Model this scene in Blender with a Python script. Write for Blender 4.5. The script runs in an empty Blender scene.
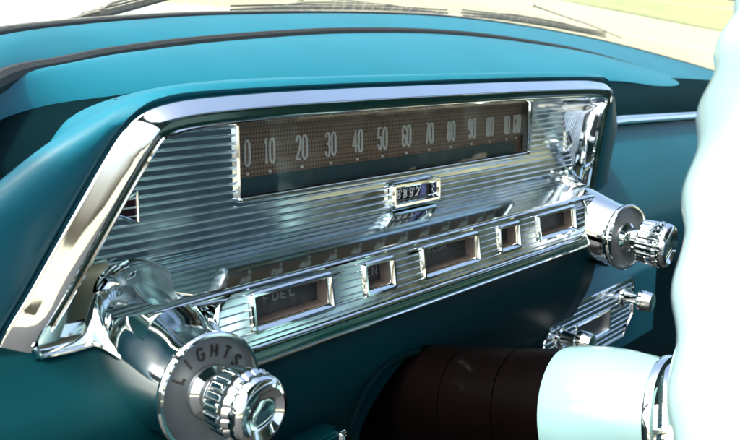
import bpy, bmesh, math, random
from mathutils import Vector, Matrix
from math import sin, cos, radians, pi
random.seed(4)
S = bpy.context.scene
COL = S.collection

# ------------------------------------------------------------------ frame of the instrument cluster
# local coordinates: u to the right along the dash, v up along the cluster face, n out of it to the driver
TH = radians(11)                       # the face leans back by this much
GZ = 1.12                              # height of the local origin above the road
CD = 0.37                              # camera's distance from the face plane
def W(p):
    u, v, n = p
    return Vector((u, v*sin(TH) - n*cos(TH), v*cos(TH) + n*sin(TH) + GZ))
WR = Matrix(((1, 0, 0), (0, sin(TH), -cos(TH)), (0, cos(TH), sin(TH))))   # directions
cX = Vector((736, 161, -900)).normalized()
cV = Vector((0, 900, 161)).normalized()
cN = cX.cross(cV)
def at(px, py, n):                     # a point of the plane n seen at that spot: used to read the photograph's outlines
    r = Vector((px-370, 220-py, -900)); t = (CD-n)/(-r.dot(cN))
    return Vector((r.dot(cX)*t, r.dot(cV)*t, n))

# ------------------------------------------------------------------ camera, sky, sun, exposure
cam = bpy.data.objects.new('camera', bpy.data.cameras.new('camera')); COL.objects.link(cam)
A = Matrix((cX, cV, cN))
R3 = WR @ A
cam.matrix_world = Matrix.Translation(W((0, 0, CD))) @ R3.to_4x4()
cam.data.sensor_width = 36; cam.data.lens = 36*900/740
cam.data.clip_start = .02; cam.data.clip_end = 3000
cam.data.dof.use_dof = True; cam.data.dof.focus_distance = .56; cam.data.dof.aperture_fstop = 22
S.camera = cam
SUN_EL, SUN_AZ = radians(52), radians(-78)       # azimuth from +Y (forward) towards +X
S.world = bpy.data.worlds.new('World'); S.world.use_nodes = True
wn = S.world.node_tree; bg = wn.nodes['Background']
sky = wn.nodes.new('ShaderNodeTexSky'); sky.sky_type = 'NISHITA'; sky.sun_disc = False
sky.sun_elevation = SUN_EL; sky.sun_rotation = SUN_AZ; sky.air_density = .8; sky.dust_density = 7.0; sky.ozone_density = .3
wn.links.new(sky.outputs[0], bg.inputs[0]); bg.inputs[1].default_value = .15
sl = bpy.data.lights.new('sun', 'SUN'); sl.energy = 2.2; sl.angle = radians(4); sl.color = (1, .96, .9)
sun = bpy.data.objects.new('sun', sl); COL.objects.link(sun)
sd = Vector((cos(SUN_EL)*sin(SUN_AZ), cos(SUN_EL)*cos(SUN_AZ), sin(SUN_EL)))
sun.rotation_euler = sd.to_track_quat('Z', 'Y').to_euler()
S.view_settings.view_transform = 'Standard'; S.view_settings.look = 'None'
S.view_settings.exposure = 1.75; S.view_settings.gamma = 1

# ------------------------------------------------------------------ materials
def mat(name, col=(.5, .5, .5), rough=.5, metal=0, coat=0, noise=None, bump=None, spec=None, col2=None, rvar=0, coatr=.05):
    m = bpy.data.materials.new(name); m.use_nodes = True
    nt = m.node_tree; b = nt.nodes['Principled BSDF']
    b.inputs['Base Color'].default_value = (*col, 1); b.inputs['Roughness'].default_value = rough
    b.inputs['Metallic'].default_value = metal; b.inputs['Coat Weight'].default_value = coat
    b.inputs['Coat Roughness'].default_value = coatr
    if spec is not None: b.inputs['Specular IOR Level'].default_value = spec
    tc = nt.nodes.new('ShaderNodeTexCoord')
    def nz(scale, det=4, stretch=None):
        n = nt.nodes.new('ShaderNodeTexNoise'); n.inputs['Scale'].default_value = scale; n.inputs['Detail'].default_value = det
        if stretch:
            mp = nt.nodes.new('ShaderNodeMapping'); mp.inputs['Scale'].default_value = stretch
            nt.links.new(tc.outputs['Object'], mp.inputs[0]); nt.links.new(mp.outputs[0], n.inputs[0])
        else: nt.links.new(tc.outputs['Object'], n.inputs[0])
        return n
    if noise:
        n = nz(noise[0], 5, noise[2] if len(noise) > 2 else None)
        mx = nt.nodes.new('ShaderNodeMix'); mx.data_type = 'RGBA'
        c2 = col2 or tuple(c*(1-noise[1]) for c in col)
        mx.inputs['A'].default_value = (*col, 1); mx.inputs['B'].default_value = (*c2, 1)
        rp = nt.nodes.new('ShaderNodeValToRGB'); rp.color_ramp.elements[0].position = .35; rp.color_ramp.elements[1].position = .7
        nt.links.new(n.outputs[0], rp.inputs[0]); nt.links.new(rp.outputs[0], mx.inputs['Factor'])
        nt.links.new(mx.outputs['Result'], b.inputs['Base Color'])
    if rvar:
        n = nz(60, 6); mr = nt.nodes.new('ShaderNodeMapRange')
        mr.inputs['From Min'].default_value = .35; mr.inputs['From Max'].default_value = .75
        mr.inputs['To Min'].default_value = rough; mr.inputs['To Max'].default_value = rough+rvar
        nt.links.new(n.outputs[0], mr.inputs[0]); nt.links.new(mr.outputs[0], b.inputs['Roughness'])
    if bump:
        n = nz(bump[0], bump[2] if len(bump) > 2 else 3); bp = nt.nodes.new('ShaderNodeBump')
        bp.inputs['Strength'].default_value = bump[1]; bp.inputs['Distance'].default_value = bump[3] if len(bump) > 3 else .001
        nt.links.new(n.outputs[0], bp.inputs['Height']); nt.links.new(bp.outputs[0], b.inputs['Normal'])
    return m
M = {}
def dust(m, scale=420, thr=.70, amt=.22, c=(.55, .58, .55)):     # specks of dust and tiny chips on old paint
    nt = m.node_tree; b = nt.nodes['Principled BSDF']; src = b.inputs['Base Color'].links[0].from_socket
    tc = nt.nodes.new('ShaderNodeTexCoord'); n = nt.nodes.new('ShaderNodeTexNoise'); n.inputs['Scale'].default_value = scale; n.inputs['Detail'].default_value = 1
    n2 = nt.nodes.new('ShaderNodeTexNoise'); n2.inputs['Scale'].default_value = 14
    a = nt.nodes.new('ShaderNodeMath'); a.operation = 'MULTIPLY_ADD'; a.inputs[1].default_value = .25; nt.links.new(n2.outputs[0], a.inputs[0]); nt.links.new(n.outputs[0], a.inputs[2])
    r = nt.nodes.new('ShaderNodeMapRange'); r.inputs['From Min'].default_value = thr+.12; r.inputs['From Max'].default_value = thr+.16; r.inputs['To Max'].default_value = amt
    mx = nt.nodes.new('ShaderNodeMix'); mx.data_type = 'RGBA'; mx.inputs['B'].default_value = (*c, 1)
    nt.links.new(tc.outputs['Object'], n.inputs[0]); nt.links.new(tc.outputs['Object'], n2.inputs[0]); nt.links.new(a.outputs[0], r.inputs[0]); nt.links.new(r.outputs[0], mx.inputs['Factor'])
    nt.links.new(src, mx.inputs['A']); nt.links.new(mx.outputs['Result'], b.inputs['Base Color'])
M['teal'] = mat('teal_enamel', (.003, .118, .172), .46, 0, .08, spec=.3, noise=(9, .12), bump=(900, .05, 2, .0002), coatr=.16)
M['teal_shaded'] = mat('teal_enamel_shaded', (.0006, .028, .036), .5, 0, .0, spec=.07, noise=(7, .2), bump=(900, .05, 2, .0002), coatr=.12)  # same teal paint, with the lower dash's shade put into the colour
M['recess'] = mat('shade_black_teal', (.0004, .008, .011), .8, noise=(8, .2), spec=.03)  # shadow under the pad put into the colour; also darkens the opening trim
dust(M['teal'], 900, .71, .05)
M['chrome'] = mat('chrome', (.85, .92, .90), .035, 1, noise=(40, .06), rvar=.05, bump=(26, .05, 2, .002))
M['chrome_wavy'] = mat('cast_chrome', (.78, .83, .87), .05, 1, noise=(40, .1), rvar=.05, bump=(30, .22, 2, .003))
M['chrome_flat'] = mat('mirror_chrome_tray', (.66, .74, .76), .075, 1)
M['ribmetal'] = mat('brushed_ribbed_metal', (.74, .82, .86), .08, 1, noise=(30, .12, (1, 14, 14)), rvar=.10)
M['reflected_green'] = mat('green_painted_reflection', (.004, .045, .034), .22, 0, .5)  # reflection of trees in groove and skirt, painted as a plain green
M['black'] = mat('black_plastic', (.012, .010, .010), .45, noise=(60, .3))
M['column'] = mat('dark_brown_column_paint', (.0012, .0007, .0007), .35, 0, .0, spec=.04, noise=(25, .25))
M['rubber'] = mat('black_rubber', (.016, .018, .017), .6, noise=(120, .3), bump=(300, .3))
M['greyrubber'] = mat('weathered_grey_seal', (.30, .31, .27), .6, noise=(90, .3))
M['ivory'] = mat('pale_mint_plastic', (.24, .39, .40), .25, 0, .35, noise=(8, .05))
M['shroud'] = mat('mint_enamel', (.17, .31, .315), .22, 0, .5, noise=(8, .05))
M['digit'] = mat('satin_silver', (.78, .82, .80), .40, .0)
M['red'] = mat('dark_red_lens', (.028, .008, .012), .12, 0, .6)
M['tealbar'] = mat('teal_indicator_band', (.010, .060, .080), .4, noise=(70, .3))
M['dimwhite'] = mat('dim_lettering', (.22, .22, .21), .6)
M['white'] = mat('white_mark', (.78, .80, .78), .5)
M['gauge'] = mat('dark_gauge_card', (.020, .021, .022), .5, noise=(160, .5), col2=(.05, .05, .048))
M['gauge_wall'] = mat('beige_gauge_wall', (.17, .145, .125), .4, noise=(120, .3))
M['dialgrey'] = mat('grey_dial_plate', (.15, .17, .18), .28, .5, noise=(40, .2), rvar=.1)
M['hoodpaint'] = mat('white_body_paint', (.80, .80, .78), .3, 0, .6, noise=(3, .04), coatr=.1)
M['wiper'] = mat('dull_wiper_metal', (.36, .34, .28), .5, .1, noise=(150, .45))
M['violet'] = mat('pale_violet_wheel', (.16, .18, .46), .5)
M['seat'] = mat('dark_teal_vinyl', (.012, .05, .06), .45, bump=(200, .3))
M['carpet'] = mat('black_carpet', (.010, .012, .013), .95, noise=(200, .5))
M['grey_glass'] = mat('grey_ribbed_ashtray', (.16, .17, .20), .3, .6, noise=(200, .3, (40, 1, 1)))
M['rust'] = mat('orange_corrosion', (.62, .20, .03), .6, noise=(300, .4))
def glassmat(name, tint, refl=1.0):
    m = bpy.data.materials.new(name); m.use_nodes = True; nt = m.node_tree; nt.nodes.clear()
    o = nt.nodes.new('ShaderNodeOutputMaterial'); t = nt.nodes.new('ShaderNodeBsdfTransparent'); g = nt.nodes.new('ShaderNodeBsdfGlossy')
    t.inputs[0].default_value = (*tint, 1); g.inputs['Roughness'].default_value = .015; g.inputs[0].default_value = (refl, refl, refl, 1)
    lw = nt.nodes.new('ShaderNodeLayerWeight'); lw.inputs[0].default_value = .5      # Schlick reflectance from the facing angle
    pw_ = nt.nodes.new('ShaderNodeMath'); pw_.operation = 'POWER'; pw_.inputs[1].default_value = 5; nt.links.new(lw.outputs['Facing'], pw_.inputs[0])
    f = nt.nodes.new('ShaderNodeMath'); f.operation = 'MULTIPLY_ADD'; f.inputs[1].default_value = .96*.7; f.inputs[2].default_value = .028; nt.links.new(pw_.outputs[0], f.inputs[0])
    mx = nt.nodes.new('ShaderNodeMixShader')
    nt.links.new(f.outputs[0], mx.inputs[0]); nt.links.new(t.outputs[0], mx.inputs[1]); nt.links.new(g.outputs[0], mx.inputs[2])
    nt.links.new(mx.outputs[0], o.inputs[0]); return m
M['lens'] = glassmat('clear_lens', (.93, .94, .93))
M['windshield'] = glassmat('windshield_glass', (.94, .98, .96), .8)
def dialmat():                                           # woven brown card behind the numerals
    m = mat('brown_woven_card', (.085, .066, .055), .45)
    nt = m.node_tree; b = nt.nodes['Principled BSDF']; tc = nt.nodes.new('ShaderNodeTexCoord')
    mp = nt.nodes.new('ShaderNodeMapping'); mp.inputs['Rotation'].default_value = (0, radians(45), 0)
    ck = nt.nodes.new('ShaderNodeTexChecker'); ck.inputs['Scale'].default_value = 560
    ck.inputs['Color1'].default_value = (.30, .195, .135, 1); ck.inputs['Color2'].default_value = (.12, .078, .055, 1)
    nt.links.new(tc.outputs['Object'], mp.inputs[0]); nt.links.new(mp.outputs[0], ck.inputs[0]); nt.links.new(ck.outputs[0], b.inputs['Base Color'])
    return m
M['dial'] = dialmat()
def groundmat():
    m = mat('pale_sandy_concrete', (.30, .29, .20), .85, noise=(.35, .14), bump=(3, .4, 5, .02))
    return m
M['ground'] = groundmat()
M['road'] = mat('pale_worn_road', (.40, .385, .31), .85, noise=(.6, .15, (1, 1, 1)), bump=(30, .3, 4, .005))
M['grass'] = mat('dry_green_grass', (.24, .27, .12), .9, noise=(.25, .3), bump=(20, .8, 4, .05))
M['kerb'] = mat('pale_kerb', (.60, .57, .50), .8, noise=(4, .2))

# ------------------------------------------------------------------ mesh helpers
def cr(pts, t, closed=False):
    n = len(pts); i = int(math.floor(t)); f = t-i
    if closed: g = lambda k: pts[k % n]
    else:
        if i >= n-1: i, f = n-2, 1.0
        g = lambda k: pts[k] if 0 <= k < n else (pts[0]*2-pts[1] if k < 0 else pts[n-1]*2-pts[n-2])
    a, b, c, d = g(i-1), g(i), g(i+1), g(i+2)
    return .5*((2*b)+(c-a)*f+(2*a-5*b+4*c-d)*f*f+(3*b-a-3*c+d)*f*f*f)
def spline(pts, m, closed=False):
    pts = [Vector(p) for p in pts]
    fine = 16*len(pts); L = len(pts) if closed else len(pts)-1
    q = [cr(pts, L*i/fine, closed) for i in range(fine+1)]
    d = [0]
    for a, b in zip(q, q[1:]): d.append(d[-1]+(b-a).length)
    out = []; j = 0; k = m if closed else m-1
    for i in range(m):
        s = d[-1]*i/k
        while j < fine-1 and d[j+1] < s: j += 1
        f = (s-d[j])/max(1e-9, d[j+1]-d[j]); out.append(q[j].lerp(q[j+1], min(1, f)))
    return out
class MB:
    def __init__(s): s.v = []; s.f = []
    def add(s, vs, fs):
        o = len(s.v); s.v += [Vector(p) for p in vs]; s.f += [tuple(i+o for i in f) for f in fs]; return s
    def grid(s, rows, cu=False, cv=False):
        a, b = len(rows), len(rows[0]); vs = [p for r in rows for p in r]; fs = []
        for i in range(a if cv else a-1):
            for j in range(b if cu else b-1):
                i2, j2 = (i+1) % a, (j+1) % b
                fs.append((i*b+j, i*b+j2, i2*b+j2, i2*b+j))
        return s.add(vs, fs)
    def box(s, c, d, ax=None):
        c = Vector(c); ax = ax or (Vector((1, 0, 0)), Vector((0, 1, 0)), Vector((0, 0, 1)))
        vs = [c+ax[0]*(x*d[0]/2)+ax[1]*(y*d[1]/2)+ax[2]*(z*d[2]/2) for x in (-1, 1) for y in (-1, 1) for z in (-1, 1)]
        return s.add(vs, [(0, 1, 3, 2), (4, 6, 7, 5), (0, 4, 5, 1), (2, 3, 7, 6), (0, 2, 6, 4), (1, 5, 7, 3)])
    def tube(s, pts, r, seg=10, caps=True, flat=None):
        pts = [Vector(p) for p in pts]; rows = []; prev = None
        for i, p in enumerate(pts):
            t = (pts[min(i+1, len(pts)-1)]-pts[max(i-1, 0)]).normalized()
            up = prev or (Vector((0, 1, 0)) if abs(t.y) < .9 else Vector((0, 0, 1)))
            x = t.cross(up).normalized(); y = x.cross(t).normalized(); prev = y
            rr = r[i] if isinstance(r, (list, tuple)) else r; fl = flat or 1
            rows.append([p+x*rr*cos(2*pi*k/seg)+y*rr*fl*sin(2*pi*k/seg) for k in range(seg)])
        s.grid(rows, cu=True)
        if caps:
            for r0 in (rows[0], rows[-1]): s.add(r0, [tuple(range(seg))])
        return s
    def lathe(s, o, ax, prof, seg=48, wob=None, capa=False, capb=False):
        o = Vector(o); ax = Vector(ax).normalized(); x = ax.cross(Vector((0, 1, .01))).normalized(); y = x.cross(ax)*-1
        rows = []
        for (h, r) in prof:
            rows.append([o+ax*h+(x*cos(2*pi*k/seg)+y*sin(2*pi*k/seg))*(r*(wob(2*pi*k/seg, h) if wob else 1)) for k in range(seg)])
        s.grid(rows, cu=True)
        if capa: s.add(rows[0], [tuple(range(seg))])
        if capb: s.add(rows[-1], [tuple(range(seg))])
        return s
    def prism(s, poly, n0, n1, mp=None):      # polygon in (a, b), from h=n0 to n1
        mp = mp or (lambda a, b, h: Vector((a, b, h))); k = len(poly)
        vs = [mp(a, b, n0) for a, b in poly]+[mp(a, b, n1) for a, b in poly]
        return s.add(vs, [tuple(range(k)), tuple(range(k, 2*k))]+[(i, (i+1) % k, (i+1) % k+k, i+k) for i in range(k)])
    def ring(s, path, prof, closed=True, mp=None):   # profile points (outward offset, height) swept along a flat path, path counter-clockwise
        mp = mp or (lambda a, b, h: Vector((a, b, h))); n = len(path); rows = []
        nr = []
        for i in range(n):
            p = path[i]; a = path[(i-1) % n] if closed or i > 0 else None; b = path[(i+1) % n] if closed or i < n-1 else None
            def nn(p, q):
                dx, dy = q[0]-p[0], q[1]-p[1]; l = math.hypot(dx, dy) or 1; return (dy/l, -dx/l)
            if a is None: m = nn(p, b)
            elif b is None: m = nn(a, p)
            else:
                m1, m2 = nn(a, p), nn(p, b); x, y = m1[0]+m2[0], m1[1]+m2[1]; l2 = (x*x+y*y) or 1
                m = (2*x/l2, 2*y/l2)
            nr.append(m)
        for (o, h) in prof:
            rows.append([mp(p[0]+m[0]*o, p[1]+m[1]*o, h) for p, m in zip(path, nr)])
        return s.grid(rows, cu=closed)
    def build(s, name, m, parent=None, smooth=True, world=False, angle=35, origin=None, bevel=0, solid=0, subsurf=0):
        org = parent.matrix_world.translation.copy() if parent else (W(origin) if origin is not None else None)
        pts = [p if world else W(p) for p in s.v]
        if org is None:
            lo = [min(p[i] for p in pts) for i in range(3)]; hi = [max(p[i] for p in pts) for i in range(3)]
            org = Vector(((lo[0]+hi[0])/2, (lo[1]+hi[1])/2, lo[2]))
        me = bpy.data.meshes.new(name); me.from_pydata([p-org for p in pts], [], s.f); me.update()
        bm = bmesh.new(); bm.from_mesh(me); bmesh.ops.remove_doubles(bm, verts=bm.verts, dist=2e-6)
        bmesh.ops.recalc_face_normals(bm, faces=bm.faces); bm.to_mesh(me); bm.free()
        o = bpy.data.objects.new(name, me); COL.objects.link(o); me.materials.append(m)
        if smooth:
            me.shade_smooth()
            try: me.set_sharp_from_angle(angle=radians(angle))
            except Exception: pass
        if parent:
            o.parent = parent
        else: o.location = org
        if parent and parent.type == 'MESH': pass
        if solid:
            md = o.modifiers.new('thickness', 'SOLIDIFY'); md.thickness = solid; md.offset = 0
        if bevel:
            md = o.modifiers.new('bevel', 'BEVEL'); md.width = bevel; md.segments = 3; md.limit_method = 'ANGLE'; md.harden_normals = False
        if subsurf:
            md = o.modifiers.new('sub', 'SUBSURF'); md.levels = subsurf; md.render_levels = subsurf
        bpy.context.view_layer.update()
        return o
def tag(o, label=None, cat=None, group=None, kind=None):
    for k, x in (('label', label), ('category', cat), ('group', group), ('kind', kind)):
        if x: o[k] = x
    return o
def thing(name, label, cat, loc, group=None):
    o = bpy.data.objects.new(name, None); COL.objects.link(o); o.location = W(loc); o.empty_display_size = .02
    bpy.context.view_layer.update(); return tag(o, label, cat, group)
def rrect(a0, a1, b0, b1, r, k=5):              # counter-clockwise rounded rectangle
    out = []
    for cx, cy, s in ((a1-r, b0+r, -90), (a1-r, b1-r, 0), (a0+r, b1-r, 90), (a0+r, b0+r, 180)):
        for i in range(k+1):
            t = radians(s+90*i/k); out.append((cx+r*cos(t), cy+r*sin(t)))
    return out
# --- a narrow stroke alphabet
def arc(cx, cy, rx, ry, a0, a1, k=8): return [(cx+rx*cos(radians(a0+(a1-a0)*i/k)), cy+ry*sin(radians(a0+(a1-a0)*i/k))) for i in range(k+1)]
G = {}
G['0'] = [arc(.5, .75, .5, .25, 180, 0)+arc(.5, .25, .5, .25, 0, -180)+[(0, .75)]]
G['1'] = [[(.1, .82), (.55, 1), (.55, 0)]]
G['2'] = [arc(.5, .75, .5, .25, 180, 0)+[(.95, .6), (0, .02), (1, .02)]]
G['3'] = [arc(.5, .77, .5, .23, 170, -80)+[(.35, .53)], [(.35, .53)]+arc(.5, .26, .5, .27, 80, -170)]
G['4'] = [[(.75, 0), (.75, 1), (0, .3), (1.05, .3)]]
G['5'] = [[(.95, 1), (.1, 1), (.05, .55)]+arc(.5, .3, .48, .3, 110, -165)]
G['6'] = [arc(.5, .75, .5, .25, 10, 180)+[(0, .25)]+arc(.5, .28, .5, .28, 180, 540, 14)]
G['7'] = [[(0, 1), (1, 1), (.35, 0)]]
G['8'] = [arc(.5, .76, .44, .24, 0, 360, 14), arc(.5, .27, .5, .27, 0, 360, 14)]
G['9'] = [arc(.5, .25, .5, .25, 190, 360)+[(1, .75)]+arc(.5, .72, .5, .28, 0, 360, 14)]
G['L'] = [[(0, 1), (0, 0), (.9, 0)]]; G['I'] = [[(.5, 0), (.5, 1)]]; G['H'] = [[(0, 0), (0, 1)], [(1, 0), (1, 1)], [(0, .5), (1, .5)]]
G['T'] = [[(.5, 0), (.5, 1)], [(0, 1), (1, 1)]]; G['E'] = [[(.9, 0), (0, 0), (0, 1), (.9, 1)], [(0, .5), (.75, .5)]]
G['F'] = [[(0, 0), (0, 1), (.9, 1)], [(0, .5), (.75, .5)]]; G['U'] = [[(0, 1), (0, .28)]+arc(.5, .28, .5, .28, 180, 360)+[(1, 1)]]
G['G'] = [arc(.5, .72, .5, .28, 20, 180)+arc(.5, .28, .5, .28, 180, 360)+[(1, .45), (.6, .45)]]
G['S'] = [arc(.5, .75, .5, .25, 20, 180)+[(.1, .6), (.9, .4)]+arc(.5, .25, .5, .25, 0, -160)]
G['N'] = [[(0, 0), (0, 1), (1, 0), (1, 1)]]; G['C'] = [arc(.5, .72, .5, .28, 20, 180)+arc(.5, .28, .5, .28, 180, 340)]
G['R'] = [[(0, 0), (0, 1), (.6, 1)]+arc(.6, .75, .4, .25, 90, -90)+[(0, .5)], [(.5, .5), (1, 0)]]
G['P'] = [[(0, 0), (0, 1), (.6, 1)]+arc(.6, .75, .4, .25, 90, -90)+[(0, .5)]]
G["'"] = [[(.5, 1), (.4, .7)]]
def stroke(mb, pts, w, h0, h1, mp):
    n = len(pts); L, Rr = [], []
    closed = n > 3 and math.hypot(pts[0][0]-pts[-1][0], pts[0][1]-pts[-1][1]) < 1e-6
    for i in range(n):
        a = pts[i-1] if i > 0 else (pts[-2] if closed else pts[0]); b = pts[i+1] if i < n-1 else (pts[1] if closed else pts[-1])
        p = pts[i]
        def nn(p, q):
            dx, dy = q[0]-p[0], q[1]-p[1]; l = math.hypot(dx, dy)
            return None if l < 1e-9 else (-dy/l, dx/l)
        m1, m2 = nn(a, p), nn(p, b); m1 = m1 or m2; m2 = m2 or m1
        x, y = m1[0]+m2[0], m1[1]+m2[1]; l2 = max(x*x+y*y, .6); x, y = 2*x/l2, 2*y/l2
        L.append((p[0]+x*w/2, p[1]+y*w/2)); Rr.append((p[0]-x*w/2, p[1]-y*w/2))
    rows = [[mp(*q, h0) for q in L], [mp(*q, h1) for q in L], [mp(*q, h1) for q in Rr], [mp(*q, h0) for q in Rr]]
    mb.grid(rows)
    if not closed:
        for k in (0, -1): mb.add([r[k] for r in rows], [(0, 1, 2, 3)])
def text(mb, s, ax, ay, cw, ch, gap, w, h0, h1, mp=None, mid=True, widths={'1': .55, 'I': .35, "'": .3}):
    mp = mp or (lambda a, b, h: Vector((a, b, h)))
    tot = sum(cw*widths.get(c, 1) for c in s)+gap*(len(s)-1); x = ax-(tot/2 if mid else 0)
    for c in s:
        k = widths.get(c, 1)
        for pl in G[c]: stroke(mb, [(x+px*cw*k, ay+py*ch) for px, py in pl], w, h0, h1, mp)
        x += cw*k+gap
def ribbed(uL, uR, v0, v1, holes, pitch, hgt, mp=None, wr=.34, seg=6):   # v0 < v1
    mp = mp or (lambda a, b, h: Vector((a, b, h)))
    vs = {v0: 0, v1: 0}
    k = 0
    while v0+pitch*(k+1) < v1+pitch:
        c = v0+pitch*(k+.5)
        for i in range(seg+1):
            x = -1+2*i/seg; v = c+x*pitch*wr/2
            if v0 < v < v1: vs[v] = hgt*math.sqrt(max(0, 1-x*x))
        k += 1
    def hh(v):
        k = round((v-v0)/pitch-.5); x = (v-(v0+pitch*(k+.5)))/(pitch*wr/2)
        return hgt*math.sqrt(max(0, 1-x*x)) if abs(x) < 1 else 0
    for (a, b, c, d) in holes:
        vs[c] = hh(c); vs[d] = hh(d)
    V_ = sorted(vs); mb = MB()
    for a, b in zip(V_, V_[1:]):
        if b-a < 1e-7: continue
        m = (a+b)/2; cuts = sorted([(h[0], h[1]) for h in holes if h[2]-1e-9 <= a and b <= h[3]+1e-9])
        la, lb, ra, rb = uL(a), uL(b), uR(a), uR(b); xa, xb = la, lb
        for c0, c1 in cuts+[(None, None)]:
            ea, eb = (ra, rb) if c0 is None else (c0, c0)
            if ea > xa and eb > xb:
                N_ = 1
                mb.add([mp(xa, a, vs[a]), mp(ea, a, vs[a]), mp(eb, b, vs[b]), mp(xb, b, vs[b])], [(0, 1, 2, 3)])
            if c0 is not None: xa = xb = c1
    return mb
def pw(tab):
    def f(x):
        if x <= tab[0][0]: return tab[0][1]
        for (a, ya), (b, yb) in zip(tab, tab[1:]):
            if x <= b: return ya+(yb-ya)*(x-a)/(b-a)
        return tab[-1][1]
    return f

# ================================================================== the place outside
g = MB(); gs = 2500
g.add([(-gs, -gs, 0), (gs, -gs, 0), (gs, gs, 0), (-gs, gs, 0)], [(0, 1, 2, 3)])
tag(g.build('ground', M['ground'], world=True), kind='structure')
# a pale lane sweeping past on the far side, and the verge beyond it
def band(name, off0, off1, z, m, z0=0):
    cx, cy, r = -10, 34, 0
    a = MB(); rows = [[], []]
    for i in range(61):
        x = -20+i*3.0; y = 26-.16*x+.0016*x*x
        rows[0].append((x, y+off0, z)); rows[1].append((x, y+off1, z))
    a.grid([[Vector(p) for p in r] for r in rows]); return a.build(name, m, world=True)
tag(band('road', 0, 9, .004, M['road']), kind='structure')
tag(band('kerb', 9, 9.5, .06, M['kerb']), kind='structure')
gr = MB(); gr.add([(30, 80, .03), (45, 33, .03), (36, 12, .03), (46, -60, .03), (900, -60, .03), (900, 900, .03), (20, 900, .03)], [(0, 1, 2, 3, 4, 5, 6)]); tag(gr.build('grass', M['grass'], world=True), kind='stuff')
# woods to the right of and behind the car: what the chrome mirrors
rnd = random.Random(8); wd = MB()
for k in range(26):
    a = radians(-88+k*3.6+rnd.uniform(-1, 1)); dist = rnd.uniform(38, 55); x, y = .9+dist*cos(a), dist*sin(a)-1
    h = rnd.uniform(6.5, 10.5)*dist/46; rx = rnd.uniform(3.6, 5.0)
    for q in range(330):
        th, ph, rr = rnd.uniform(0, 2*pi), math.acos(rnd.uniform(-1, 1)), rnd.uniform(.55, 1)**.5
        c = Vector((x+rx*rr*cos(th)*sin(ph), y+rx*rr*sin(th)*sin(ph), h*.54+h*.46*rr*cos(ph)))
        e1 = Vector((rnd.gauss(0, 1), rnd.gauss(0, 1), rnd.gauss(0, 1))).normalized(); e2 = e1.orthogonal().normalized(); sz = rnd.uniform(.5, 1.1)
        wd.add([c+e1*sz, c+e2*sz*.7, c-e1*sz, c-e2*sz*.7], [(0, 1, 2, 3)])
tag(wd.build('woods', mat('leaf_green', (.030, .062, .055), .6, noise=(.4, .5)), world=True, smooth=False), kind='stuff')
# ================================================================== car body in front of the windshield
B = lambda *a: Vector(a)
bon = MB(); rows = []
gas = [(-80, 60, -.13), (0, 37, -.20), (70, 27, -.27), (150, 20, -.33), (230, 16, -.38), (350, 14.5, -.42), (450, 18, -.43), (530, 28, -.42), (600, 41, -.38), (660, 56, -.33), (718, 73, -.28), (780, 96, -.2)]
gasP = spline([at(*p) for p in gas], 90)
# ================================================================== dashboard
dash = thing('dashboard', 'teal enamelled car dashboard running across under the windshield', 'dashboard', (.9, -.35, -.05))
seam = [(-80, 135, -.04), (0, 80, -.12), (60, 65.5, -.17), (120, 53.5, -.21), (220, 41, -.25), (340, 33, -.28), (440, 34, -.29), (520, 42.5, -.28), (600, 58, -.25), (695, 89, -.2), (780, 124, -.12)]
seamP = spline([at(*p) for p in seam], 90)
def sh(c, dv, dn, du=0): return [p+Vector((du, dv, dn)) for p in c]
def loft(curves, K, closed=False):
    out = []; n = len(curves)
    for j in range(len(curves[0])): out.append(spline([c[j] for c in curves], K))
    return [[out[j][i] for j in range(len(out))] for i in range(K)]
# back band, windshield to groove
rows = loft([sh(gasP, -.012, -.004), gasP, [a.lerp(b, .5)+Vector((0, .006, 0)) for a, b in zip(gasP, seamP)], [a.lerp(b, .93)+Vector((0, .001, 0)) for a, b in zip(gasP, seamP)], sh(seamP, -.008, -.004)], 24)
o = MB().grid(rows).build('defroster_cowl', M['teal'], dash, solid=.002)
# front pad, groove to rolled edge
low = [(-80, 235, -.07), (0, 163, -.10), (40, 138, -.11), (100, 112, -.12), (200, 97, -.13), (300, 92, -.13), (400, 88, -.13), (500, 86, -.13), (600, 80, -.13), (650, 85, -.12), (700, 95.5, -.10), (790, 120, -.04)]
lowP = spline([at(*p) for p in low], 90)
def tuck(a, b, dn):          # the pad rolls further down at its left end
    return [p+Vector((0, -(a+b*max(0, min(1, (.52-p.x)/.18))), dn)) for p in lowP]
rows = loft([sh(seamP, -.010, .0035), sh(seamP, -.0015, .006), [a.lerp(b, .35)+Vector((0, .010, 0)) for a, b in zip(seamP, lowP)], [a.lerp(b, .75)+Vector((0, .009, 0)) for a, b in zip(seamP, lowP)], lowP, tuck(.0035, .014, -.006), tuck(.005, .030, -.02)], 40)
MB().grid(rows).build('padded_top', M['teal'], dash, solid=.002)
MB().tube(sh(seamP, -.0005, .001), .0066, 10).build('rubber_groove_strip', M['rubber'], dash)
# inner deep recess behind the pad, above the passenger panel
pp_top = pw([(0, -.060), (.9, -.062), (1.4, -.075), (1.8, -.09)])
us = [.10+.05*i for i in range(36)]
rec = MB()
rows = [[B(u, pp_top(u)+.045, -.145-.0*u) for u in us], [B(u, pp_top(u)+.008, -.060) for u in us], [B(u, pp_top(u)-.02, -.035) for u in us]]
rec.grid(rows).build('shadow_recess', M['recess'], dash, solid=.002)
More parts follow.
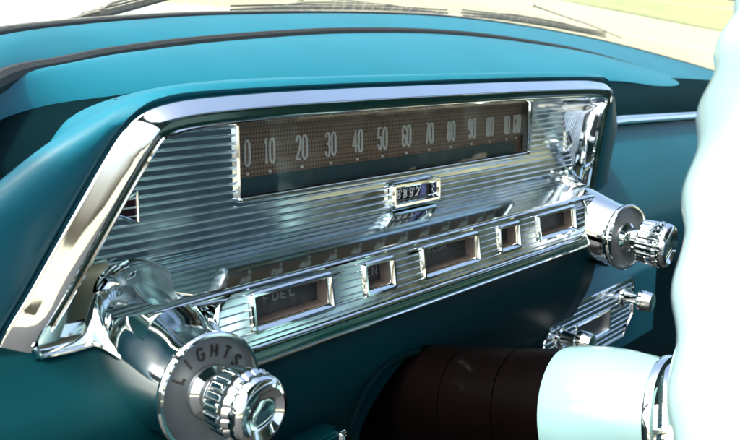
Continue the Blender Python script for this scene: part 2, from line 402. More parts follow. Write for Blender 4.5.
# passenger side panel with its gentle swell
us = [.70+.04*i for i in range(30)]
prof = [(-.003, -.016), (0, -.006), (-.010, .0), (-.04, .010), (-.08, .019), (-.11, .020), (-.14, .014), (-.165, .0), (-.18, -.02)]
crv = [[B(u, pp_top(u)-.006+dv, n-.012) for u in us] for dv, n in prof]
MB().grid(loft(crv, 34)).build('passenger_panel', M['teal'], dash, solid=.002)
tr = MB()
rows = loft([[B(u, pp_top(u)+dv, n) for u in us] for dv, n in ((-.003, -.030), (.0035, -.028), (.0045, -.018), (.0035, -.010), (-.0035, -.0085), (-.0045, -.02))], 14)
tr.grid(rows).build('bright_trim_strip', M['chrome'], dash)
# lower driver panel
us = [-.05+.025*i for i in range(32)]
cut = lambda u: 0
prof = [(-.105, -.03), (-.119, -.012), (-.1265, .002), (-.1310, .0090), (-.137, .0145), (-.146, .024), (-.150, .030), (-.156, .0365), (-.170, .040), (-.195, .036), (-.225, .022), (-.27, -.002), (-.34, -.03), (-.42, -.05)]
crv = [[B(u, dv, n) for u in us] for dv, n in prof]
MB().grid(loft(crv, 40)).build('driver_lower_panel', M['teal_shaded'], dash, solid=.002)
us2 = [.70+.06*i for i in range(20)]
MB().grid([[B(u, v, n) for u in us2] for v, n in ((-.20, -.03), (-.26, -.045), (-.36, -.05), (-.50, -.08))]).build('passenger_valance', M['teal_shaded'], dash, solid=.002)
MB().grid([[B(u, v, n) for u in (-.02, .5, 1.0, 1.85)] for v, n in ((-.09, -.17), (-.3, -.20), (-.75, -.16))]).build('firewall', M['carpet'], dash, solid=.004)
# ================================================================== instrument cluster
clu = thing('instrument_cluster', 'chrome framed wide instrument cluster with ribbed metal face', 'instrument cluster', (.494, -.15, .0))
bn = lambda v: .0505+.33*v
Bz = [(.1950, -.1265), (.1965, -.122), (.1990, -.1165), (.2065, -.103), (.2165, -.083), (.2270, -.062), (.2375, -.0415), (.2435, -.0320), (.2520, -.0245), (.2640, -.0205), (.285, -.0182), (.33, -.0168), (.38, -.0162), (.44, -.016), (.52, -.016), (.60, -.0162), (.68, -.017), (.715, -.0182), (.735, -.0200), (.7455, -.0240), (.7530, -.0320), (.7580, -.0440), (.7660, -.066), (.7760, -.090), (.7860, -.113), (.7890, -.122), (.7905, -.1265)]
bp = [(p.x, p.y) for p in spline([Vector((a, b, 0)) for a, b in Bz], 150)][::-1]       # right to left = counter-clockwise with outside on the right
mpB = lambda a, b, h: Vector((a, b, bn(b)+h))
def ringw(prof, absn=None):          # like ring, the band wider down the two slanting sides
    t0 = MB().ring(bp, [(1.0, 0)], False).v; rows = []
    for k, (o, h) in enumerate(prof):
        r = []
        for (a, b), q in zip(bp, t0):
            nx, ny = q.x-a, q.y-b; l = math.hypot(nx, ny); nx, ny = nx/l, ny/l
            oo = o*(1+.85*nx*nx) if -.0075 < o < 0 else (o-.0070*.85*nx*nx if o < 0 else o)
            r.append(Vector((a+nx*oo, b+ny*oo, bn(b)+h)))
        rows.append(r)
    return MB().grid(rows)
pr = [(.0006, -.020), (.0006, -.0078), (.0002, -.0066), (-.0004, -.0060), (-.0012, -.0052), (-.0030, -.0030), (-.0048, -.0012), (-.0062, .0001), (-.0068, .0004), (-.0073, -.0002), (-.0075, -.0016)]
ringw(pr).build('bezel', M['chrome'], clu, angle=50)
pr = [(-.0075, -.0014), (-.0080, -.0028), (-.0112, -.0040), (-.0118, -.0038)]
ringw(pr).build('bezel_groove', M['reflected_green'], clu)
pr = [(-.0118, -.0042), (-.0120, -.0028), (-.0128, -.0022), (-.0137, -.0028), (-.0139, -.0056)]
ringw(pr).build('inner_bead', M['chrome'], clu)
w = MB(); n_ = len(bp); rows = []
inn = []
r0 = ringw([(-.0139, -.0050)]).v if 0 else None
def rv(o, h):
    g_ = ringw([(o, h), (o, h)]); return g_.v[:len(bp)]
r0, r1, r2 = rv(-.0139, -.0052), rv(-.0165, -.006), rv(-.0178, -.006)
def setn(r, f): return [Vector((p.x, p.y, p.z*f if f else -.004)) for p in r]
MB().grid([r0, setn(r1, .75), setn(r1, .4), setn(r2, .12), [Vector((p.x, p.y, -.003)) for p in r2]]).build('inner_surround', M['chrome_wavy'], clu, angle=60)
# face
fl = pw([(-.1012, .205), (-.034, .243), (-.022, .262)]); fr = pw([(-.1012, .775), (-.034, .745), (-.022, .738)])
WU0, WU1, WV0, WV1 = .3417, .6698, -.0777, -.0342
OU0, OU1, OV0, OV1 = .4805, .5345, -.0995, -.0845
ribbed(fl, fr, -.1018, -.0185, [(WU0+.001, WU1-.001, WV0+.001, WV1-.001), (OU0+.0035, OU1-.0035, OV0+.0035, OV1-.0025)], .00447, .0013, lambda a, b, h: Vector((a, b, h+.0008*(max(0, -.083-b)/.018)**2)), wr=.40, seg=10).build('ribbed_face', M['ribmetal'], clu, angle=60)
# speedometer
fr_ = rrect(WU0, WU1, WV0, WV1, .002)
sp = MB().ring(fr_, [(.0018, -.001), (.0018, .0020), (.0010, .0030), (-.0001, .0024), (-.0005, .0006)]).build('speedometer_frame', M['chrome'], clu)
MB().ring(fr_, [(-.0005, .0006), (-.0005, -.0062)]).build('dark_liner', M['black'], sp)
sb = MB(); sb.box(((WU0+WU1)/2, (WV0+WV1)/2, -.0068), (WU1-WU0, WV1-WV0, .002)); sb = sb.build('speedometer_card', M['dial'], clu, smooth=False)
m = MB(); m.box(((.3465+.6575)/2, -.0717, -.0051), (.311, .0098, .0012)); m.build('speed_band', M['tealbar'], sb, smooth=False)
xs = [.357, .3760] + [.4033+.02712*i for i in range(9)]; xs += [.6500, .6650]
xs = [.3545, .3725, .3998, .4265, .4532, .4796, .5068, .5345, .5628, .5915, .6180, .6445, .6605]
for i, x in enumerate(xs):
    s_ = str(i*10); m = MB(); L = len(s_)
    text(m, s_, x, -.0602, .0036 if L < 3 else .0035, .0146, .0020 if L < 3 else .0011, .00075 if L < 3 else .00055, -.0058, -.0046, widths={'1': .55 if L < 3 else .28})
    m.lathe((x, -.0648, -.0058), (0, 0, 1), [(0, .0009), (.001, .0009), (.0014, .0004)], 10, capb=True)
    m.build('numeral', M['digit'], sb, smooth=False)
m = MB(); m.box(((WU0+WU1)/2, (WV0+WV1)/2, -.0004), (WU1-WU0-.001, WV1-WV0-.001, .0010)); m.build('clear_lens', M['lens'], clu, smooth=False)
# odometer
of = rrect(OU0, OU1, OV0, OV1, .0022)
od = MB().ring(of, [(.0010, -.001), (.0012, .0022), (.0002, .0034), (-.0014, .0034), (-.0026, .0022), (-.0036, -.0050)], True, lambda a, b, h: Vector((a, b, h+.0016))).build('odometer_frame', M['chrome'], clu)
m = MB(); m.box(((OU0+OU1)/2, (OV0+OV1)/2, -.0046), (OU1-OU0, OV1-OV0, .002)); m.build('backing', M['black'], od, smooth=False)
for i, c in enumerate('88921'):
    cx = OU0+.0098+i*.0074; m = MB()
    cyl = [(h-.0034, .0062) for h in (0, .0068)]
    m.lathe((cx, -.0920, -.0052), (1, 0, 0), [(-.0034, .0052), (-.0032, .0062), (.0032, .0062), (.0034, .0052)], 32, capa=True, capb=True)
    wl = m.build('number_wheel', M['violet'] if i == 4 else M['black'], od)
    m = MB(); f = lambda a, b, h, cx=cx: Vector((a, -.0920+b, -.0052+math.sqrt(max(0, .0062**2-b*b))+h))
    text(m, c, cx-.0004, -.0029, .0030, .0058, .001, .0009, -.0004, .00035, f)
    if i < 4: text(m, "'", cx+.0031, -.0029, .001, .0062, 0, .0006, -.0004, .0003, f)
    m.build('digit', M['white'], wl, smooth=False)
# turn arrows
def arrow(a, tip):
    s = 1 if tip > a else -1
    tri = [(a, -.0800), (a, -.0660), (tip, -.0730)] if s < 0 else [(a, -.0800), (tip, -.0730), (a, -.0660)]
    if s < 0: tri = tri[:2]+tri[2:]
    area = sum(tri[i][0]*tri[(i+1) % 3][1]-tri[(i+1) % 3][0]*tri[i][1] for i in range(3))
    if area < 0: tri = tri[::-1]
    m = MB().ring(tri, [(.0009, 0), (.0010, .0018), (.0004, .0023), (-.0002, .0018), (-.0003, .0004)]).build('turn_arrow', M['chrome'], clu)
    MB().prism(tri, .0003, .0011).build('arrow_lens', M['red'], m, smooth=False)
arrow(.2722, .2565); arrow(.7400, .7560)
# mirror tray: from the fold out to the front, sloping down
SL = math.tan(radians(17)); FV = -.1012
tray = lambda u, n: B(u, FV-SL*n, n)
rows = []
us = [.188+.0125*i for i in range(49)]; us = sorted(us+[.232+.002*i for i in range(14)]+[.728+.002*i for i in range(14)])
endl = pw([(.18, 1), (.235, 0), (.745, 0), (.80, 1)])
def mir(u): return u if u < .494 else .988-u
us = [u for u in us if .2435 < mir(u)]
def sm(x): x = max(0, min(1, x)); return x*x*(3-2*x)
for t_ in (-.08, 0, .08, .2, .4, .6, .8, .9, .97, 1):
    rr = []
    for u in us:
        x = mir(u); nm = .009+.0295*sm((x-.240)/(.284-.240)); uL = .2225-(0 if x > .24 else .0)
        q = x if x > .25 else .25-(.25-x)*(.25-uL)/(.25-.188)
        rr.append(B(q if u < .494 else .988-q, FV-SL*nm*t_, nm*t_))
    rows.append(rr)
MB().grid(rows).build('mirror_ledge', M['chrome_flat'], clu, angle=20); rows = [rr]
for a_, b_ in ((.03, .0008), (.10, .0022), (.3, .0030), (.6, .0045), (1, .0060)):
    r2_ = []
    for u, p in zip(us, rr):
        x = mir(u); e = 1-sm((x-.224)/.014); dz = .012*(1-e)+e*(p.y+.1315)
        sx = -1 if u < .494 else 1
        r2_.append(p+Vector((sx*(.0155*a_ if x < .24 else .0155*a_*sm((.25-x)/.01)), -dz*a_, b_*e+(1-e)*(.001 if a_ < .5 else -.006))))
    rows.append(r2_)
MB().grid(rows).build('ledge_lip', M['chrome'], clu, angle=60)
# gauge strip: slight backward tilt (top n=.040, bottom n=.046)
mpS = lambda a, b, h: Vector((a, b-.12*h, .0405+.12*(-.1165-b)+h))
SU0, SU1, SV0, SV1 = .289, .6985, -.1460, -.1160
def strip_path():
    P = [(.303, SV0+.001), (.689, SV0), (.695, -.1445), (.698, -.139), (.698, -.124), (.694, -.1185), (.688, -.1160), (.303, -.1160), (.296, -.1175), (.2885, -.1235), (.2868, -.129), (.2890, -.136), (.2960, -.1435)]
    return P
spth = [(p.x, p.y) for p in spline([Vector((a, b, 0)) for a, b in strip_path()], 120, True)]
# keep straight long edges straight
spth = [(a, SV1 if (.305 < a < .686 and b > -.13) else (SV0 if (.305 < a < .686 and b < -.13) else b)) for a, b in spth]
MB().ring(spth, [(.0026, -.012), (.0026, -.001), (.0020, .0010), (.0010, .0016), (0, .0010), (-.0004, -.001)], True, mpS).build('strip_rim', M['chrome'], clu, angle=50)
gu = [(.3105, .3725), (.402, .4305), (.461, .528), (.556, .585), (.6145, .677)]
gl = [(-.139, -.119), (-.1385, -.1195), (-.1395, -.119), (-.1385, -.1195), (-.139, -.119)]
slf = pw([(-.146, .299), (-.137, .290), (-.129, .2876), (-.123, .290), (-.116, .299)]); srf = pw([(-.146, .690), (-.138, .697), (-.124, .697), (-.116, .690)])
ribbed(slf, srf, -.1452, -.1167, [(a+.001, b-.001, c+.001, d-.001) for (a, b), (c, d) in zip(gu, gl)], .00405, .0007, mpS, wr=.22).build('gauge_strip', M['ribmetal'], clu, angle=60)
for (a, b), (c, d), s_ in zip(gu, gl, ('FUEL', 'EN', 'RCUR', '', '')):
    P = rrect(a, b, c, d, .0020)
    gf = MB().ring(P, [(.0008, -.001), (.0010, .0012), (.0002, .0022), (-.0012, .0022), (-.0024, .0010), (-.0030, -.0010)], True, mpS).build('gauge_window', M['chrome'], clu)
    Pi = rrect(a+.0028, b-.0028, c+.0028, d-.0028, .0010)
    MB().ring(Pi, [(0, .0), (-.0002, -.0090)], True, mpS).build('window_wall', M['gauge_wall'], gf)
    MB().prism([(a+.001, c+.001), (b-.001, c+.001), (b-.001, d-.001), (a+.001, d-.001)], -.0115, -.0085, mpS).build('gauge_card', M['gauge'], gf, smooth=False)
    if s_:
        m = MB(); cw = .0036
        if s_ == 'FUEL': text(m, s_, a+.0290, d-.0105, .0040, .0042, .0026, .0008, -.0086, -.0083, mpS); stroke(m, [(a+.0500, d-.0075), (a+.0500, d-.0045)], .0008, -.0086, -.0083, mpS)
        if s_ == 'EN': text(m, s_, a+.0170, d-.0120, .0040, .0048, .0022, .0010, -.0086, -.0083, mpS)
        if s_ == 'RCUR': text(m, s_, a+.0290, d-.0090, .0038, .0040, .0022, .0008, -.0086, -.0083, mpS)
        m.build('lettering', M['dimwhite'], gf, smooth=False)
# green lower skirt of the strip with a bright lower edge
us = [.292+.0203*i for i in range(21)]
def skv(u): return 0
MB().grid([[B(u, v, n) for u in us] for v, n in ((-.1475, .0430), (-.1495, .0455), (-.1525, .0462), (-.1545, .0458))]).build('strip_skirt', M['reflected_green'], clu)
MB().tube([B(u, -.1552, .0462) for u in us], .0011, 8).build('lower_bead', M['chrome'], clu)
for sx in (0, 1):
    f_ = lambda u: u if not sx else .988-u
    MB().tube([B(f_(u), v, n) for u, v, n in ((.2060, -.127, .012), (.2085, -.1312, .0135), (.216, -.1318, .0138), (.2245, -.1322, .0140), (.234, -.1320, .0140), (.240, -.1330, .0135))], .0013, 8).build('corner_bead', M['chrome'], clu)
    rows = []
    for v, n in ((-.0960, .0014), (-.0990, .0026), (-.1012, .0030), (-.104, .0038), (-.110, .0058), (-.118, .0088), (-.126, .0118), (-.130, .0132), (-.1322, .0128), (-.1330, .0105)):
        uL = .2190+(v+.099)*.40; rows.append([B(f_(uL+(.2530-uL)*i/8), v, n+.0012*sin(pi*i/8)) for i in range(9)])
    MB().grid(rows).build('corner_plate', M['chrome'], clu, angle=70)
# rust fleck on the left end of the ledge
m = MB(); c = B(.2235, -.1135, .0080)
m.lathe(c+Vector((0, .0003, .0006)), (0, .3, 1), [(-.0004, .0016), (.0003, .0013)], 9, wob=lambda t, h: 1+.5*sin(3*t+1)+.2*sin(5*t), capb=True).build('orange_rust_fleck', M['rust'], clu)
# hood over the cluster
hoodrows = []
def mir_(u): return u if u < .494 else .988-u
def offs(au, av, n_off, mode=0):
    out = []; t0 = MB().ring(bp, [(1.0, 0)], False); 
    for (a, b), q in zip(bp, t0.v):
        nx, ny = q.x-a, q.y-b; l = math.hypot(nx, ny); nx, ny = nx/l, ny/l
        k_ = 1+(1.5*max(0, min(1, (-b-.028)/.038)) if au > 0 else 0); out.append(Vector((a+nx*au*abs(nx)*k_, b+max(0, ny)*av*abs(ny)-mode*math.exp(-((mir_(a)-.235)/.06)**2), bn(b)+n_off)))
    return out
hr = loft([offs(.0005, .0005, -.010), offs(.0008, .0008, -.0085), offs(.0020, .0016, -.0070), offs(.0030, .0030, -.0062), offs(.012, .0052, -.0066), offs(.022, .0062, -.0125), offs(.0240, .0060, -.024, .0015), offs(.012, .0058, -.045, .006), offs(-.012, .0035, -.080, .015), offs(-.040, -.004, -.125, .05), offs(-.05, -.02, -.16, .09)], 36)
MB().grid(hr).build('hood', M['teal'], clu, angle=70)
# ================================================================== switch pods
def pod(name, label, cu, group, word, kr=.0175, klen=.022, kdir=(0.02, -.06, 1), k0=.010):
    s = 1 if cu > .494 else -1
    th = thing(name, label, 'control knob', (cu, -.15, .03), group)
    C0 = [(-.010, cu-.010*s, -.1280, .0305), (0, cu-.009*s, -.1295, .0310), (.012, cu-.007*s, -.1325, .0316), (.024, cu-.0045*s, -.1380, .0314), (.042, cu-.002*s, -.1445, .0294), (.056, cu, -.1485, .0274), (.0655, cu, -.150, .0268)]
    rows = []
    for n, u, v, r in C0:
        rows.append([B(u+r*cos(2*pi*k/56), v+r*sin(2*pi*k/56), n+(0 if n > .02 else .0)) for k in range(56)])
    K = []
    for j in range(56): K.append(spline([r[j] for r in rows], 24))
    MB().grid([[K[j][i] for j in range(56)] for i in range(24)], cu=True).build('housing', M['chrome_wavy'] if 0 else M['chrome'], th)
    MB().tube([B(cu-.0085*s+.0322*cos(radians(a)), -.1300+.0322*sin(radians(a)), .0050+.009*max(0, -sin(radians(a)))) for a in (range(100, 226, 5) if s < 0 else range(-46, 81, 5))], .0013, 8).build('base_bead', M['chrome'], th)
    c = Vector((cu, -.150, .0655))
    fr2 = []
    for n, u, v, r in C0:
        rr = r+.0016; fr2.append([B(u+rr*cos(radians(a)), v+rr*sin(radians(a)), n-.004) for a in range(238, 306, 4)])
    fr2 = [[p+Vector((0, -.012, -.02)) for p in fr2[0]]]+fr2[1:-1]+[[p.lerp(B(cu, -.15, p.z), .10) for p in fr2[-2]]]
    MB().grid(fr2).build('painted_fairing', M['teal_shaded'], th)
    da = Vector((-.09 if word else -.24, .0, 1)).normalized()
    MB().lathe(c, da, [(-.001, .0270), (.0005, .0282), (.0024, .0284), (.0036, .0276), (.0036, .0262), (.0016, .0254), (-.001, .0252)], 72).build('dial_rim', M['chrome'], th)
    dp = MB().lathe(c, da, [(.0006, .0256), (.0008, .0251), (.0014, .0130), (.0004, .0120)], 64, capb=True).build('dial_plate', M['dialgrey'], th)
    if word:
        m = MB()
        for i, ch in enumerate(word):
            a = radians(148-i*22.5); rr = .0190
            cx, cy = cu+rr*cos(a), -.150+rr*sin(a)
            f = lambda x, y, h, a=a, cx=cx, cy=cy: Vector((cx+x*sin(a)+y*cos(a), cy-x*cos(a)+y*sin(a), .0655+h+.09*(cx+x*sin(a)+y*cos(a)-cu)))
            text(m, ch, 0, -.0027, .0030, .0056, 0, .0011, .0008, .0016, f)
        m.build('lettering', M['black'], dp, smooth=False)
    MB().lathe(c, da, [(.0006, .0128), (.0035, .0124), (.0045, .0110), (.0060, .0090), (.0100, .0082), (.0105, .006)], 48).build('collar', M['chrome'], th)
    kd = Vector(kdir).normalized()
    MB().lathe(c, kd, [(-.002, .0095), (k0+.006, .0095)], 32).build('shaft', M['chrome'], th)
    fl_ = lambda t, h: 1-(.045*max(0, cos(20*t))**2 if .002 < h-k0 < klen-.006 else 0)
    pr = [(k0, .006), (k0, kr-.003), (k0+.0008, kr-.0016), (k0+.0025, kr-.001), (k0+.004, kr-.001), (k0+klen*.55, kr-.0004), (k0+klen*.60, kr+.0004), (k0+klen*.66, kr-.0005), (k0+klen*.70, kr-.0012), (k0+klen*.74, kr-.0004), (k0+klen*.90, kr-.0012), (k0+klen*.97, kr-.0028), (k0+klen, kr-.0052), (k0+klen-.0012, kr-.0066), (k0+klen-.0030, kr-.0090), (k0+klen-.0036, .001)]
    pf = [pr[0]]
    for a, b in zip(pr, pr[1:]):
        for i in (1, 2): pf.append((a[0]+(b[0]-a[0])*i/2, a[1]+(b[1]-a[1])*i/2))
    MB().lathe(c, kd, pf, 200, wob=fl_, capb=True).build('knob', M['chrome'], th, angle=50)
    return th
pod('light_switch', 'large chrome switch at left of cluster with dial reading LIGHTS', .2595, None, 'LIGHTS', .0170, .025, (.02, -.05, 1), .012)
pod('wiper_switch', 'smaller looking chrome switch at right end of cluster before passenger panel', .7255, None, '', .0195, .027, (.06, -.10, 1), .014)

# ================================================================== control panel on the right
box = MB()
mpC = lambda a, b, h: Vector((a, b, .020+h))
cp = thing('control_panel', 'ribbed chrome control plate with two knobs under the right switch', 'control panel', (.77, -.275, .0))
box.grid([[B(u, v, n) for u in (.69, .75, .80, .86, .93)] for v, n in ((-.180, -.020), (-.188, -.006), (-.2120, .0140), (-.2150, .0165), (-.2200, .0175), (-.290, .0170), (-.295, .010), (-.295, -.06))])
box.add([B(.69, v, n) for v, n in ((-.180, -.020), (-.188, -.006), (-.212, .014), (-.215, .0165), (-.22, .0175), (-.29, .017), (-.295, .01), (-.295, -.06), (-.18, -.06))], [tuple(range(9))])
box.add([B(.93, v, n) for v, n in ((-.180, -.020), (-.188, -.006), (-.212, .014), (-.215, .0165), (-.22, .0175), (-.29, .017), (-.295, .01), (-.295, -.06), (-.18, -.06))], [tuple(range(9))])
box.build('housing', M['teal'], cp, angle=40)
L0, L1, T0, T1 = .672, .862, -.276, -.2185
pl = [(L0+.022, T0), (L1-.022, T0), (L1, T0+.020), (L1, T1-.006), (L1-.006, T1), (L0+.022, T1), (L0, T1-.022), (L0, T0+.016)]
MB().ring(pl, [(.0010, -.004), (.0012, .0010), (.0004, .0020), (-.0012, .0018), (-.0018, .0004)], True, mpC).build('plate_rim', M['chrome'], cp)
ribbed(pw([(T0, L0+.022), (T0+.016, L0), (T1-.022, L0), (T1, L0+.022)]), pw([(T0, L1-.022), (T0+.020, L1), (T1, L1)]), T0, T1, [(.735, .806, -.2600, -.2400)], .0050, .0012, mpC, wr=.4).build('ribbed_plate', M['ribmetal'], cp, angle=60)
MB().ring(rrect(.735, .806, -.2600, -.2400, .0015), [(.0010, -.001), (.0010, .0016), (-.0002, .0022), (-.0012, .0016), (-.0014, -.003)], True, mpC).build('window_frame', M['chrome'], cp)
MB().prism(rrect(.7355, .8055, -.2595, -.2405, .0015), -.0035, -.0015, mpC).build('grey_insert', M['grey_glass'], cp, smooth=False)
for ku, kv in ((.704, -.2430), (.838, -.2340)):
    c = Vector((ku, kv, .020)); ax = Vector((.03, -.03, 1))
    k = MB().lathe(c, ax, [(0, .0105), (.002, .0100), (.003, .0072), (.009, .0060), (.0155, .0058), (.016, .0086), (.0185, .0104), (.022, .0098), (.0225, .0104), (.026, .0094), (.0265, .0100), (.030, .0086), (.031, .0060), (.0305, .001)], 64, wob=lambda t, h: 1-(.05*max(0, cos(10*t)) if .0165 < h < .0295 else 0), capb=True).build('knob', M['chrome'], cp, angle=40)
# small lower ribbed plate near the bottom edge
sp_ = thing('vent_plate', 'small dark ribbed plate with bright end cap under the LIGHTS switch', 'vent plate', (.34, -.26, .045))
mpV = lambda a, b, h: Vector((a, b, .046+h))
MB().prism(rrect(.290, .379, -.262, -.2135, .002), -.02, 0, mpV).build('plate_body', M['teal_shaded'], sp_, smooth=False)
ribbed(lambda v: .291, lambda v: .372, -.261, -.2145, [], .0040, .0011, lambda a, b, h: mpV(a, b, h+.0006), wr=.5).build('ribs', M['teal_shaded'], sp_, angle=60)
MB().ring(rrect(.3725, .3785, -.262, -.2135, .0018), [(.0004, -.004), (.0004, .0014), (-.0008, .0030), (-.0026, .0036)], True, mpV).build('end_cap', M['chrome'], sp_)

# ================================================================== steering column and wheel
WC = Vector((.4765, -.17145, .3037)); WA = .1664; WRd = .2216
D = Vector((0, sin(WA), cos(WA)))
col = thing('steering_column', 'dark brown steering column with pale mint shroud rising from the lower dash', 'steering column', tuple(WC-D*.25))
O = WC-D*.26+Vector((-.011, -.0075, 0))
MB().lathe(O, D, [(-.06, .0360), (.030, .0360), (.0303, .0351), (.0315, .0351), (.0318, .0360), (.068, .0360), (.0683, .0349), (.0700, .0349), (.0703, .0368), (.0995, .0368), (.1000, .0360)], 64).build('jacket_tube', M['column'], col, angle=30)
MB().lathe(O, D, [(.0985, .0330), (.0990, .0360), (.1005, .0384), (.104, .0392), (.112, .0396), (.125, .0396), (.138, .0382), (.152, .0355), (.159, .0335), (.160, .0320)], 64).build('shroud', M['shroud'], col, angle=40)
MB().lathe(O, D, [(.159, .0345), (.1600, .0362), (.1625, .0366), (.1645, .0358), (.1650, .0330), (.170, .0300), (.180, .0285), (.19, .028)], 64).build('chrome_collar', M['chrome'], col)
ar = MB()       # arched opening trim in the lower panel
ap = [at(*p) for p in ((338, 470, .035), (350, 430, .037), (368, 388, .040), (392, 362, .041), (420, 352, .042), (450, 353, .042), (490, 352, .040), (540, 346, .034))]
MB().tube(spline(ap, 40), .0022, 8).build('opening_trim', M['recess'], col)
whl = thing('steering_wheel', 'pale mint plastic steering wheel with scalloped finger grips at the right edge', 'steering wheel', tuple(WC))
ex, ey = Vector((1, 0, 0)), Vector((0, cos(WA), -sin(WA)))
NS = 640; SG = 28; rows = []
for i in range(NS):
    t = 2*pi*i/NS; dr = ex*cos(t)+ey*sin(t); c = WC+dr*WRd
    gq = cos(42*t+1.2); row = []
    for k in range(SG):
        a = 2*pi*k/SG; e = .0138+.0017*gq*(.5+.5*cos(a+2.4)) 
        row.append(c+dr*(e*cos(a))+D*(e*1.12*sin(a)))
    rows.append(row)
MB().grid(rows, cu=True, cv=True).build('rim', M['ivory'], whl)
H = WC-D*.085
MB().lathe(H, D, [(-.006, .034), (-.004, .042), (.004, .046), (.018, .045), (.026, .038), (.030, .024), (.031, .002)], 56, capb=True).build('hub', M['ivory'], whl)
MB().lathe(H, D, [(.030, .022), (.034, .021), (.036, .015), (.0365, .001)], 48, capb=True).build('horn_button', M['chrome'], whl)
for a in (180+4, -4, 270):
    dr = ex*cos(radians(a))+ey*sin(radians(a))
    pts = [H+dr*.030+D*.010, H+dr*.075+D*.022, H+dr*.135+D*.052, WC+dr*(WRd-.005)]
    MB().tube(spline(pts, 16), [.017-.007*i/15 for i in range(16)], 14, flat=.5).build('spoke', M['ivory'], whl)

# ================================================================== windshield seal, glass, wipers, body
sg = MB().tube(sh(gasP, .0010, -.006), .0036, 8).build('windshield_seal', M['rubber'])
tag(sg, 'black rubber windshield seal along the far edge of the dashboard', 'seal')
s2 = MB().tube(sh(gasP, .0040, -.013), .0022, 8).build('seal_trim', M['greyrubber'], sg)
top = [p+Vector((0, .46-.10*abs((p.x-.95)/.9)**2, .36)) for p in gasP]
rows = loft([sh(gasP, .002, -.012), [a.lerp(b, .5)+Vector((0, .012, -.03)) for a, b in zip(gasP, top)], top], 10)
tag(MB().grid(rows).build('windshield', M['windshield'], solid=.004), 'clear curved windshield glass beyond the dashboard', 'windshield')
def wiper(label, blade, thick, arm, grp='windshield wipers lying beyond the dashboard', tip=None):
    P = [at(*p) for p in blade]
    w_ = thing('windshield_wiper', label, 'wiper', tuple(P[len(P)//2]), grp)
    sp_ = spline(P, 24)
    m = MB(); rows = []
    for j, (dv, dn) in enumerate(((-.5, -.002), (-.5, .002), (.35, .0025), (.5, .0008), (.5, -.0008), (.35, -.0025))):
        rows.append([p+Vector((0, dv*thick*min(1, .35+3.5*min(i, 23-i)/23), dn)) for i, p in enumerate(sp_)])
    m.grid(rows, cv=True); m.build('blade_holder', M['wiper'], w_, angle=30)
    MB().tube([p+Vector((0, thick*.55, 0)) for p in sp_], .0011, 6).build('upper_rail', M['rubber'], w_)
    MB().tube([p+Vector((0, -thick*.62, .002)) for p in sp_], .0014, 6).build('squeegee', M['rubber'], w_)
    br = spline([sp_[5]+Vector((0, thick*.5, 0)), sp_[8]+Vector((0, thick*.95, -.004)), sp_[15]+Vector((0, thick*.95, -.004)), sp_[18]+Vector((0, thick*.5, 0))], 14)
    MB().tube(br, .0016, 6).build('bridge', M['wiper'], w_)
    if arm:
        A_ = [at(*p) for p in arm]
        MB().tube(spline(A_, 20), [.0034-.0018*i/19 for i in range(20)], 8, flat=.6).build('arm', M['wiper'], w_)
        MB().lathe(A_[0], (0, 1, 0), [(-.004, .004), (.002, .005), (.005, .003), (.006, .0005)], 16, capb=True).build('pivot_clip', M['wiper'], w_)
wiper('wiper pointing down to a thin tip at far left of the windshield base', [(82, 17.5, -.40), (110, 10.5, -.41), (135, 4, -.42), (175, -7, -.43)], .0065, [(100, 11, -.405), (86, 14, -.40), (70, 19, -.395), (54, 23, -.39)])
wiper('longest flat wiper blade lying along the middle of the windshield base', [(231, 10, -.44), (300, 8.5, -.46), (380, 9.5, -.47), (447, 13.0, -.47)], .0088, [(300, -2, -.47), (330, -1, -.475), (365, 2, -.475), (384, 5, -.472)])
wiper('right wiper with raised thin arm slanting beside the pale road', [(462, 12.5, -.47), (505, 17, -.465), (555, 25, -.455), (605, 34.5, -.44)], .0078, [(533, 5.5, -.47), (560, 15, -.465), (590, 25, -.455), (622, 38, -.44)])
# bonnet: white painted body beyond the glass
bon = MB(); zs = W(gasP[45]).z
crv = []
for k, (y, z, s) in enumerate(((.47, -.045, 0), (.50, -.036, .0), (.7, -.045, 0), (1.0, -.07, 0), (1.2, -.13, 0), (1.26, -.30, 0))):
    crv.append([Vector((.13+.041*j, y-.10*abs((j-20)/20)**2*(1 if k < 2 else .4), zs+z-.05*abs((j-20)/20)**3-.012*(abs(j-20) > 15)*(abs(j-20)-15)/5)) for j in range(41)])
tag(MB().grid(crv).build('car_bonnet', M['hoodpaint'], world=True, solid=.003), kind='structure')
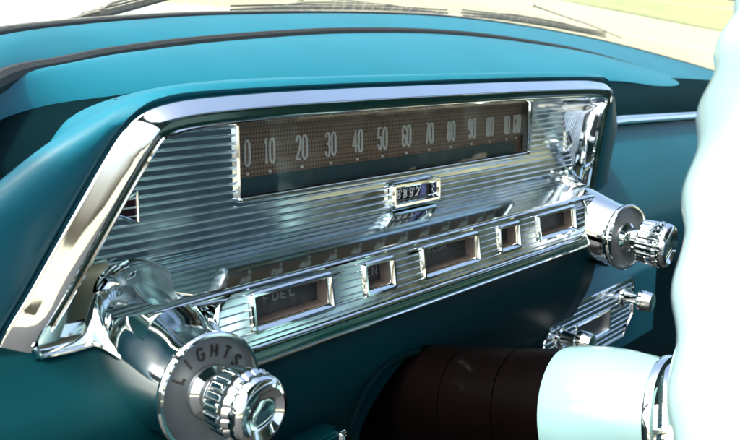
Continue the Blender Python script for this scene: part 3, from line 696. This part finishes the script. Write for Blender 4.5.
# ---- interior round the camera (mirrored in the chrome)
def stru(o): return tag(o, kind='structure')
X0, X1 = .12, 1.78
M['doorskin'] = M['seat']
fz = GZ-.62
m = MB(); m.box((.95, -1.0, fz-.03), (1.66, 2.3, .05)); stru(m.build('car_floor', M['carpet'], world=True, bevel=.01))
tag(MB().add([(-7, -9, .004), (2.2, -9, .004), (2.2, 1.2, .004), (-7, 1.2, .004)], [(0, 1, 2, 3)]).build('added_dark_ground', mat('added_ground_dark', (.022, .024, .026), .85, noise=(3, .3), bump=(60, .4, 4, .004)), world=True), kind='structure')  # unseen dark ground, added to darken what the chrome mirrors
m = MB()
def slab(name, prof, x0, x1, mt, bev=.03):           # side profile in (y, z)
    m = MB(); k = len(prof)
    m.add([Vector((x0, y, z)) for y, z in prof]+[Vector((x1, y, z)) for y, z in prof], [tuple(range(k)), tuple(range(k, 2*k))]+[(i, (i+1) % k, (i+1) % k+k, i+k) for i in range(k)])
    return stru(m.build(name, mt, world=True, bevel=bev))
slab('seat', [(-.75, fz), (-.75, fz+.30), (-1.20, fz+.26), (-1.36, fz+.80), (-1.50, fz+.80), (-1.45, fz)], X0+.05, X1-.05, M['seat'], .05)
slab('right_door', [(.0, fz-.1), (.0, fz+.42), (-1.35, fz+.38), (-1.35, fz-.1)], X1, X1+.09, M['seat'], .02)

m = MB()
for x, x2 in ((.05, .10), (1.85, 1.80)):
    m.tube([Vector((x2, .08, GZ-.02)), Vector((x, -.10, GZ+.22)), Vector((x, -.30, GZ+.50))], .028, 12, flat=.6)
m.tube([Vector((.05, -.30, GZ+.50)), Vector((.95, -.24, GZ+.53)), Vector((1.85, -.30, GZ+.50))], .03, 12)
stru(m.build('windshield_surround', M['seat'], world=True))
slab('added_roof', [(-.30, GZ+.48), (-.33, GZ+.52), (-1.0, GZ+.56), (-2.0, GZ+.52), (-2.0, GZ+.48), (-1.0, GZ+.50)], .02, 1.88, M['seat'], .01)  # unseen roof, added to block overhead light and darken the reflections
slab('rear_panel', [(-2.0, fz), (-2.05, fz), (-2.25, fz+.62), (-2.2, fz+.62)], .02, 1.88, M['seat'], .01)
slab('left_rear_body', [(-1.25, fz-.1), (-1.25, fz+.60), (-2.2, fz+.60), (-2.2, fz-.1)], .0, .06, M['seat'], .01)

# the driver's door standing open ahead of the camera's left
m = MB(); m.box((-.42, -.02, GZ-.36), (.98, .07, .66), (Vector((cos(radians(28)), -sin(radians(28))*-1, 0)), Vector((-sin(radians(28)), cos(radians(28)), 0)), Vector((0, 0, 1))))
stru(m.build('open_door', M['seat'], world=True, bevel=.02))
